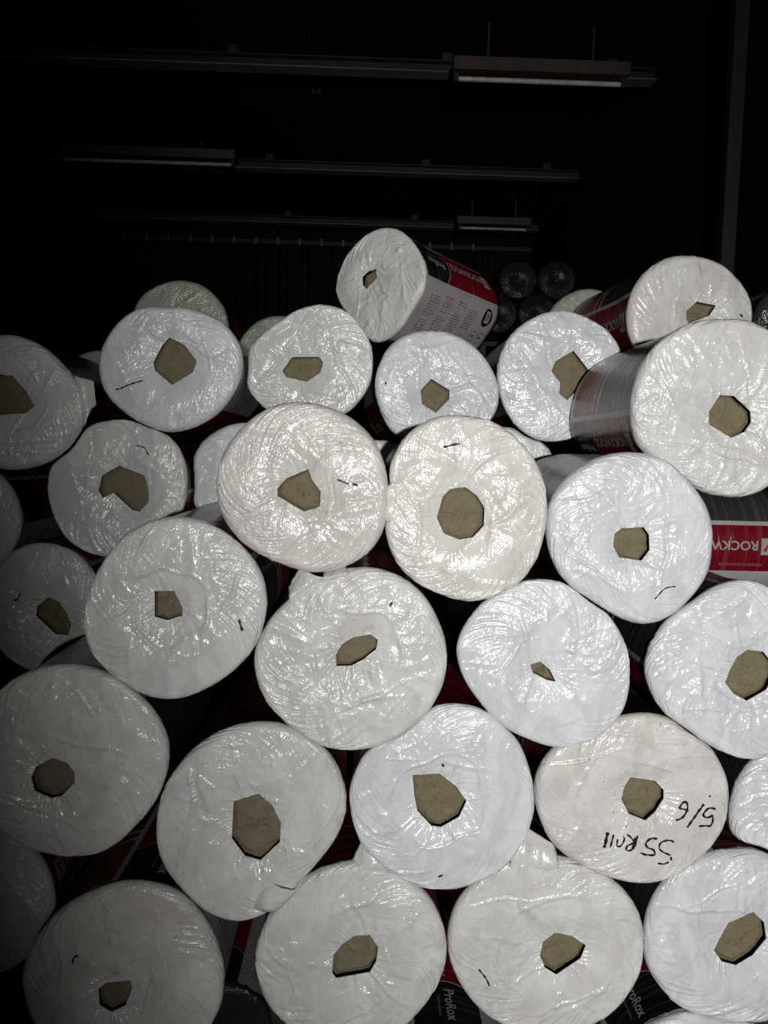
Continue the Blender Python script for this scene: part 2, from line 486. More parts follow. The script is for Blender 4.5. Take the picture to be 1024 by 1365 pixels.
def film_mesh(key, spec, root, seed):
    nt, nf, ns, nk = RES[spec['res']]
    rs = np.random.RandomState(seed * 13 + 5)
    SHOULDER = 0.011 + 0.010 * rs.rand()
    th = np.linspace(-math.pi, math.pi, nt, endpoint=False)
    R = rim_radius(spec, th)
    Rm = R.mean()
    if spec['hole']:
        hc = centroid(spec['hole'])
        H = hole_radius(spec['hole'], hc, th)
    else:
        hc = np.array([0.0, 0.0])
        H = np.full(nt, 0.007)
    cth, sth = np.cos(th), np.sin(th)
    # face: from the torn hole edge to the inner shoulder line
    rows_x, rows_z, rows_y, rows_t = [], [], [], []
    def add(x, z, y, t):
        rows_x.append(x)
        rows_z.append(z)
        rows_y.append(np.full(nt, y) if np.isscalar(y) else y)
        rows_t.append(np.full(nt, t))
    hx, hz = hc[0] + H * cth, hc[1] + H * sth
    add(hc[0] + H * 1.0 * cth, hc[1] + H * 1.0 * sth, 0.0135, -0.03)     # lip turned in
    Ri = R - SHOULDER
    ex, ez = Ri * cth, Ri * sth
    dish = 0.010 + 0.006 * rs.rand()
    hdist = np.hypot(ex - hx, ez - hz)
    for i in range(nf):
        t = i / (nf - 1)
        tt = t ** 1.15
        y = 0.0105 * (1 - tt) ** 3 - dish * 0.35 * np.sin(np.pi * tt) ** 1.5 + 0.003 * tt
        add(hx + (ex - hx) * tt, hz + (ez - hz) * tt, y, tt)
    for i in range(1, ns + 1):
        a = i / ns * math.pi / 2
        rr = Ri + SHOULDER * math.sin(a)
        add(rr * cth, rr * sth, 0.003 + SHOULDER * 1.15 * (1 - math.cos(a)), 1 + i / ns * 0.5)
    skirt = 0.016 + 0.010 * perlin(1.7 * cth + 3, 1.7 * sth, seed) + 0.004 * perlin(9 * cth, 9 * sth, seed + 3)
    skirt = np.maximum(skirt, 0.016)
    y_sh = 0.003 + SHOULDER * 1.15
    for i in range(1, nk + 1):
        add((R - 0.0006 * i) * cth, (R - 0.0006 * i) * sth, y_sh + skirt * i / nk, 1.5 + i / nk * 0.3)
    X, Z, Y, T = (np.array(a) for a in (rows_x, rows_z, rows_y, rows_t))
    TH = np.broadcast_to(th, X.shape)
    st = spec['crumple']
    rad = np.hypot(X, Z) / Rm
    # ---- real relief of the stretched film
    wx = X + 0.02 * perlin(X * 9, Z * 9, seed + 40)
    wz = Z + 0.02 * perlin(X * 9, Z * 9, seed + 41)
    mask = sstep(-0.25, 0.45, perlin(X * 8, Z * 8, seed + 1))
    dirx = rs.rand() * math.pi
    ca, sa = math.cos(dirx), math.sin(dirx)
    A = wx * ca + wz * sa
    B = -wx * sa + wz * ca
    h = 0.0030 * perlin(X * 9, Z * 9, seed + 2)
    h += st * (0.2 + 0.8 * mask) * (0.0016 * (ridge(A * 17, B * 10, seed + 4) ** 3) + 0.0008 * (ridge(A * 26, B * 40, seed + 5) ** 3))
    # sharp, straight little creases with flat flanks, as in crumpled plastic
    if spec['res'] > 0:
        ncr = int((135 if spec['res'] == 2 else 40) * (0.45 + 0.55 * st))
        nodes = [np.array([rs.normal() * 0.4, rs.normal() * 0.4]) * Rm for _ in range(4)]
        for k in range(ncr):
            if k % 3:
                nd = nodes[k % 4]
                c0 = nd + rs.normal(size=2) * 0.20 * Rm
            else:
                q = rs.rand() * 2 * math.pi
                c0 = np.array([math.cos(q), math.sin(q)]) * Rm * math.sqrt(rs.rand()) * 0.98
            rad_a = math.atan2(c0[1] - hc[1], c0[0] - hc[0])
            a = rad_a + rs.normal() * 0.45 if rs.rand() < 0.55 else rs.rand() * math.pi
            ux, uz = math.cos(a), math.sin(a)
            ln = 0.014 + 0.060 * rs.rand() ** 1.6
            wd = 0.0030 + 0.0115 * rs.rand() ** 1.7
            al = ((X - c0[0]) * ux + (Z - c0[1]) * uz) / ln
            dd = (-(X - c0[0]) * uz + (Z - c0[1]) * ux) / wd + rs.uniform(-0.6, 0.6) * al * al
            amp = wd * rs.uniform(0.09, 0.26) * (1 if rs.rand() < 0.7 else -0.7) * (0.5 + 0.5 * st)
            side = np.where(dd > 0, rs.uniform(0.6, 1.0), rs.uniform(1.0, 1.9))
            h += amp * np.clip(1 - np.abs(dd) * side, 0, 1) * np.clip(1 - al * al, 0, 1) ** 1.5 * (T < 1.25)
    # radial gathers around the hole
    hd = np.hypot(X - hc[0], Z - hc[1])
    near = np.exp(-np.maximum(0, hd - H[None, :]) / 0.022)
    at = np.arctan2(Z - hc[1], X - hc[0]) + 6.0 * (hd - 0.03) * rs.uniform(-1, 1)
    g = ridge(np.cos(at) * 3.6 + 9, np.sin(at) * 3.6 + hd * 9, seed + 7) ** 2 + 0.6 * ridge(np.cos(at) * 8, np.sin(at) * 8 + hd * 14, seed + 8) ** 2
    h += near * 0.0036 * (g - 0.5) * (T >= 0) * (1 - 0.55 * np.exp(-np.maximum(0, hd - H[None, :]) / 0.004))
    # spiral pleats where the film is pulled over the shoulder
    sw = rs.uniform(0.9, 1.6) * rs.choice([-1, 1])
    ap = TH + sw * np.clip(1.35 - T, 0, 1) * 0.9
    pl = ridge(np.cos(ap) * 7 + 5, np.sin(ap) * 7 + 0.4 * T, seed + 9) ** 2 + 0.55 * ridge(np.cos(ap) * 15, np.sin(ap) * 15 + 0.3 * T, seed + 10) ** 2
    edge = sstep(0.45, 0.95, T) * (1 - 0.85 * sstep(1.12, 1.5, T))
    patch = 0.22 + 0.78 * sstep(-0.25, 0.4, perlin(2.0 * cth + 30, 2.0 * sth, seed + 11))[None, :]
    h += edge * patch * (0.5 + 0.5 * st) * 0.0038 * (pl - 0.6)
    # a handful of long folds across the face
    if spec['res'] > 0:
        for k in range(rs.randint(5, 9)):
            a = rs.rand() * 2 * math.pi
            off = rs.uniform(-0.7, 0.7) * Rm
            ux, uz = math.cos(a), math.sin(a)
            along = X * ux + Z * uz
            d = -X * uz + Z * ux - off + 0.012 * perlin(along * 14, along * 0 + k, seed + 50 + k)
            cen, ln = rs.uniform(-0.5, 0.5) * Rm, rs.uniform(0.25, 0.6) * Rm
            win = np.exp(-((along - cen) / ln) ** 2)
            wd = rs.uniform(0.0025, 0.006)
            h += (0.0026 * np.exp(-(d / wd) ** 2) - 0.0012 * np.exp(-((d - 2 * wd) / (1.5 * wd)) ** 2)) * win * (T > 0) * (T < 1.4)
    # pressed ring left by the core on some rolls
    if spec['ring'] > 0:
        rg = np.hypot(X - hc[0] * 0.6, Z - hc[1] * 0.6) / Rm - spec['ring'] - 0.10 * perlin(cth * 1.3, sth * 1.3, seed + 20)[None, :]
        arcw = sstep(-0.5, 0.1, perlin(cth * 1.1 + 7, sth * 1.1, seed + 21))[None, :]
        h += arcw * (0.0022 * np.exp(-(rg / 0.020) ** 2)) - 0.0016 * (1 - sstep(-0.05, 0.02, rg)) * (T >= 0)
    h *= np.where(T < 0, 0.0, np.where(hd < H[None, :] + 0.001, 0.5, 1.0))
    # push along the surface normal of the profile
    sh = np.clip((T - 1) / 0.5, 0, 1)
    nY, nR = -np.cos(sh * math.pi / 2), np.sin(sh * math.pi / 2)
    hh = np.where(T > 1, np.clip(h, -0.004, 0.002), h)
    X = X + hh * nR * cth
    Z = Z + hh * nR * sth
    Y = Y + hh * nY
    nr = X.shape[0]
    co = np.stack([X, Y, Z], -1).reshape(-1, 3)
    i = np.arange(nr - 1)[:, None] * nt
    j = np.arange(nt)[None, :]
    j1 = (j + 1) % nt
    quads = np.stack([i + j, i + j1, i + nt + j1, i + nt + j], -1).reshape(-1, 4)
    me = bpy.data.meshes.new('end_film')
    me.vertices.add(len(co))
    me.vertices.foreach_set('co', co.astype(np.float32).ravel())
    me.loops.add(quads.size)
    me.loops.foreach_set('vertex_index', quads.astype(np.int32).ravel())
    me.polygons.add(len(quads))
    me.polygons.foreach_set('loop_start', np.arange(0, quads.size, 4, dtype=np.int32))
    me.polygons.foreach_set('loop_total', np.full(len(quads), 4, dtype=np.int32))
    me.update(calc_edges=True)
    me.validate()
    me.polygons.foreach_set('use_smooth', [True] * len(me.polygons))
    at_ = me.attributes.new('flow', 'FLOAT_VECTOR', 'POINT')
    at_.data.foreach_set('vector', np.stack([np.cos(ap), np.sin(ap), T + 0 * ap], -1).reshape(-1).astype(np.float32))
    me.materials.append(FILM[spec['film']])
    o = link(bpy.data.objects.new('end_film', me), root)
    tree = BVHTree.FromPolygons([tuple(c) for c in co], [tuple(q) for q in quads]) if spec['res'] == 2 else None
    return o, hc, H, th, tree

def wool_plug(spec, root, hc, H, th, seed):
    """lumpy end of the wound wool, seen through the torn hole"""
    sel = slice(0, None, max(1, len(th) // 64))
    t, h = th[sel], H[sel]
    n = len(t)
    rings = [0.0] + list(np.linspace(0.06, 1.3, 22))
    V = [(hc[0], 0.0, hc[1])]
    for r in rings[1:]:
        for a, hh in zip(t, h):
            V.append((hc[0] + hh * r * math.cos(a), 0.0, hc[1] + hh * r * math.sin(a)))
    V = np.array(V)
    cr = np.zeros(len(V))
    rs = np.random.RandomState(seed)
    for k in range(2):                                   # cracks between the wool's layers
        a = rs.rand() * math.pi
        d = -(V[:, 0] - hc[0]) * math.sin(a) + (V[:, 2] - hc[1]) * math.cos(a) + rs.uniform(-0.012, 0.012) + 0.006 * perlin(V[:, 0] * 60, V[:, 2] * 60, seed + k)
        cr += 0.005 * np.exp(-(d / 0.0028) ** 2) * (rs.rand() < 0.45) * sstep(-0.2, 0.3, perlin(V[:, 0] * 30, V[:, 2] * 30, seed + 9 + k))
    q = np.hypot(V[:, 0] - hc[0], V[:, 2] - hc[1])
    V[:, 1] = 0.025 + 0.010 * sstep(0.8, 1.15, q / np.interp(np.arctan2(V[:, 2] - hc[1], V[:, 0] - hc[0]), t, h)) - 0.0035 * perlin(V[:, 0] * 45, V[:, 2] * 45, seed) - 0.002 * perlin(V[:, 0] * 110, V[:, 2] * 110, seed + 1) + cr
    V[-n:, 1] = 0.065
    Fs = [(0, 1 + j, 1 + (j + 1) % n) for j in range(n)]
    for i in range(len(rings) - 2):
        for j in range(n):
            a, b = 1 + i * n + j, 1 + i * n + (j + 1) % n
            Fs.append((a, a + n, b + n, b))
    return mesh_obj('wool_core', V, Fs, WOOL, root, True)

def printed_wrap(spec, root, seed):
    nt = {0: 32, 1: 72, 2: 120}[spec['res']]
    ny = {0: 3, 1: 10, 2: 18}[spec['res']]
    th0 = math.radians(spec['label'])
    a = np.linspace(-0.5, 0.5, nt + 1)                   # turn round the roll, clockwise seen from the face
    s = -1.0 if spec['flip'] else 1.0
    th = th0 - s * a * 2 * math.pi
    thw = (th + math.pi) % (2 * math.pi) - math.pi
    R = rim_radius(spec, thw)
    L = spec['length']
    ys = np.linspace(0.027, L, ny + 1)
    V, UV = [], []
    for y in ys:
        k = min(1.0, (y - 0.027) / 0.12)
        rr = (R * (1 - 0.5 * k) + np.minimum(R, R.mean()) * 0.5 * k) * (0.988 - 0.012 * k) + 0.0014 * perlin(np.cos(th) * 5, np.sin(th) * 5 + y * 22, seed + 31)
        if y > L - 0.02:
            rr = rr * 0.985
        for q in range(nt + 1):
            V.append((rr[q] * math.cos(th[q]), y, rr[q] * math.sin(th[q])))
    Fs, U = [], []
    m = nt + 1
    for i in range(ny):
        for q in range(nt):
            f = (i * m + q, i * m + q + 1, (i + 1) * m + q + 1, (i + 1) * m + q)
            uvf = [(a[q], ys[i]), (a[q + 1], ys[i]), (a[q + 1], ys[i + 1]), (a[q], ys[i + 1])]
            if s < 0:
                f = f[::-1]
                uvf = uvf[::-1]
                uvf = [(x, L - y) for x, y in uvf]
            Fs.append(f)
            U += uvf
    # closed far end
    c = len(V)
    V.append((0, L - 0.012, 0))
    for q in range(nt):
        f = (ny * m + q, ny * m + q + 1, c)
        if s < 0:
            f = f[::-1]
        Fs.append(f)
        U += [(0.4, 0.3)] * 3
    return mesh_obj('printed_wrap', V, Fs, WRAP, root, True, U)

# ---- lettering that lies on the curved wrap
_fc = {}
def text_geo(s, size):
    if (s, size) not in _fc:
        cu = bpy.data.curves.new('lettering', 'FONT')
        cu.body = s
        cu.size = size
        cu.offset = size * 0.018
        cu.align_x = 'CENTER'
        cu.align_y = 'CENTER'
        cu.resolution_u = 3
        ob = bpy.data.objects.new('lettering', cu)
        COL.objects.link(ob)
        dg = bpy.context.evaluated_depsgraph_get()
        me = bpy.data.meshes.new_from_object(ob.evaluated_get(dg))
        bpy.data.objects.remove(ob)
        bm = bmesh.new()
        bm.from_mesh(me)
        bmesh.ops.triangulate(bm, faces=bm.faces[:])
        for _ in range(2):
            long = [e for e in bm.edges if e.calc_length() > 0.016]
            if long:
                bmesh.ops.subdivide_edges(bm, edges=long, cuts=1)
                bmesh.ops.triangulate(bm, faces=bm.faces[:])
        _fc[(s, size)] = ([tuple(v.co) for v in bm.verts], [tuple(v.index for v in f.verts) for f in bm.faces])
        bm.free()
    return _fc[(s, size)]

def on_wrap(name, geo, spec, wrap, v, du, mat, parent, lift=0.0012):
    """lay flat artwork (x right, y up, metres) on the label strip, centred v metres from the label's own start"""
    L, th0 = spec['length'], math.radians(spec['label'])
    s = -1.0 if spec['flip'] else 1.0
    Rm = np.mean(spec['rim']) / 1000.0
    tree = wrap['_tree']
    out = []
    for x, y in [(p[0], p[1]) for p in geo[0]]:
        along = v - x                                   # the words run towards the black end
        yy = L - along if s < 0 else along
        th = th0 - s * ((y + du) / Rm)
        d = Vector((math.cos(th), 0, math.sin(th)))
        hit = tree.ray_cast(Vector((0, yy, 0)) + d * 0.5, -d)
        r = (hit[0] - Vector((0, yy, 0))).length if hit[0] else Rm
        p = d * (r + lift)
        out.append((p.x, yy, p.z))
    return mesh_obj(name, out, [f if s > 0 else f for f in geo[1]], mat, parent)

def rect_geo(x0, x1, y0, y1, n=5):
    V, Fs = [], []
    for i in range(n + 1):
        for j in range(n + 1):
            V.append((x0 + (x1 - x0) * i / n, y0 + (y1 - y0) * j / n))
    for i in range(n):
        for j in range(n):
            a = i * (n + 1) + j
            Fs.append((a, a + n + 1, a + n + 2, a + 1))
    return V, Fs

def ring_geo(r0, r1, n=28):
    V = [(r * math.cos(2 * math.pi * i / n), r * math.sin(2 * math.pi * i / n)) for i in range(n) for r in (r0, r1)]
    return V, [(2 * i, 2 * i + 1, (2 * i + 3) % (2 * n), (2 * i + 2) % (2 * n)) for i in range(n)]

def poly_stroke(pts, w):
    V, Fs = [], []
    for i, p in enumerate(pts):
        a = np.array(pts[max(0, i - 1)])
        b = np.array(pts[min(len(pts) - 1, i + 1)])
        d = (b - a) / (np.linalg.norm(b - a) + 1e-9)
        nrm = np.array([-d[1], d[0]]) * w / 2
        V += [tuple(np.array(p) + nrm), tuple(np.array(p) - nrm)]
    return V, [(2 * i, 2 * i + 1, 2 * i + 3, 2 * i + 2) for i in range(len(pts) - 1)]

def label_art(spec, wrap):
    me = wrap.data
    tree = BVHTree.FromPolygons([v.co for v in me.vertices], [tuple(p.vertices) for p in me.polygons])
    W = {'_tree': tree}
    def put(name, geo, v, du, mat, lift=0.0012):
        return on_wrap(name, geo, spec, W, v, du, mat, wrap, lift)
    put('lettering', text_geo('ProRox', 0.036), 0.118, 0.006, PRINT_WHITE)
    put('lettering', text_geo('Industrial insulation', 0.0095), 0.112, -0.022, PRINT_DIM)
    put('lettering', text_geo('ROCKWOOL', 0.040), 0.330, -0.012, PRINT_WHITE)
    put('logo_plate', rect_geo(-0.022, 0.022, -0.026, 0.026), 0.480, -0.008, PRINT_WHITE)
    put('logo_mark', poly_stroke([(-0.013, 0.014), (-0.001, -0.014), (0.011, 0.014)], 0.009), 0.480, -0.008, PRINT_RED, 0.0022)
    return put

def wool_badge(put):
    """round recycling badge and two small boxed symbols on the pale panel"""
    put('badge', ring_geo(0.0, 0.035), 0.475, 0.130, PRINT_BLACK)
    put('badge_field', rect_geo(-0.016, 0.016, -0.024, 0.020), 0.475, 0.130, PRINT_WHITE, 0.0020)
    put('badge_figure', poly_stroke([(-0.006, -0.016), (0.0, -0.002), (0.005, 0.010)], 0.004), 0.475, 0.130, PRINT_BLACK, 0.0028)
    put('badge_figure', poly_stroke([(0.0, -0.002), (0.006, -0.016)], 0.004), 0.475, 0.130, PRINT_BLACK, 0.0028)
    for dv in (0.0, 0.055):
        put('symbol_frame', join(poly_stroke([(-0.02, -0.022), (-0.02, 0.022)], 0.002), poly_stroke([(0.02, -0.022), (0.02, 0.022)], 0.002), poly_stroke([(-0.02, -0.022), (0.02, -0.022)], 0.002), poly_stroke([(-0.02, 0.022), (0.02, 0.022)], 0.002)), 0.500 - dv, 0.215, PRINT_BLACK)
        put('symbol', rect_geo(-0.006, 0.006, -0.005, 0.004, 2), 0.500 - dv, 0.215, PRINT_BLACK)

# ---- flat marks and loose flaps on the end film
def on_face(tree, x, z, lift):
    hit = tree.ray_cast(Vector((x, -0.2, z)), Vector((0, 1, 0)))
    y = hit[0].y if hit[0] and hit[0].y < 0.05 else 0.004
    return (x, y - lift, z)

def marker_stroke(tree, pts, width, root):
    P = [np.array(p) / 1000.0 for p in pts]
    # resample a smooth line through the points
    M = []
    n = len(P)
    for i in range(n - 1):
        p0, p1, p2, p3 = P[max(0, i - 1)], P[i], P[i + 1], P[min(n - 1, i + 2)]
        k = max(2, int(np.linalg.norm(p2 - p1) / 0.0022))
        for j in range(k):
            t = j / k
            M.append(0.5 * (2 * p1 + (p2 - p0) * t + (2 * p0 - 5 * p1 + 4 * p2 - p3) * t * t + (3 * p1 - p0 - 3 * p2 + p3) * t ** 3))
    M.append(P[-1])
    wv = width / 1000.0
    V, Fs = [], []
    for i, p in enumerate(M):
        d = M[min(len(M) - 1, i + 1)] - M[max(0, i - 1)]
        d = d / (np.linalg.norm(d) + 1e-9)
        nn = np.array([-d[1], d[0]])
        ww = wv * (0.85 + 0.25 * math.sin(i * 0.9)) * (0.65 if i in (0, len(M) - 1) else 1.0)
        for s in (-0.5, 0.0, 0.5):
            q = p + nn * s * ww
            V.append(on_face(tree, q[0], q[1], 0.0015))
    for i in range(len(M) - 1):
        for s in (0, 1):
            a = 3 * i + s
            Fs.append((a, a + 1, a + 4, a + 3))
    return mesh_obj('marker_stroke', V, Fs, INK, root, True)

def film_flap(tree, quad, lift, mat, root, seed):
    """a loose corner of film standing off the end of the roll"""
    q = [np.array(p) / 1000.0 for p in quad]
    nu, nv = 16, 12
    V, Fs = [], []
    for i in range(nu + 1):
        for j in range(nv + 1):
            u, v = i / nu, j / nv
            p = q[0] * (1 - u) * (1 - v) + q[1] * u * (1 - v) + q[2] * u * v + q[3] * (1 - u) * v
            e = 0.002 * perlin(np.array([p[0] * 60]), np.array([p[1] * 60]), seed)[0]
            fold = 0.006 * float(ridge(np.array([u * 1.2]), np.array([v * 4.5]), seed + 1)[0]) ** 2
            y = 0.010 - 0.010 * math.sin(math.pi * min(1.0, u * 1.1)) - fold * math.sin(math.pi * u) + 0.014 * u * u
            V.append((p[0] + e, y - lift / 1000.0 * math.sin(math.pi * min(1.0, 0.25 + v * 0.6)), p[1] - e))
    m = nv + 1
    for i in range(nu):
        for j in range(nv):
            Fs.append((i * m + j, (i + 1) * m + j, (i + 1) * m + j + 1, i * m + j + 1))
    o = mesh_obj('film_flap', V, Fs, mat, root, True)
    sd = o.modifiers.new('thickness', 'SOLIDIFY')
    sd.thickness = 0.0008
    return o

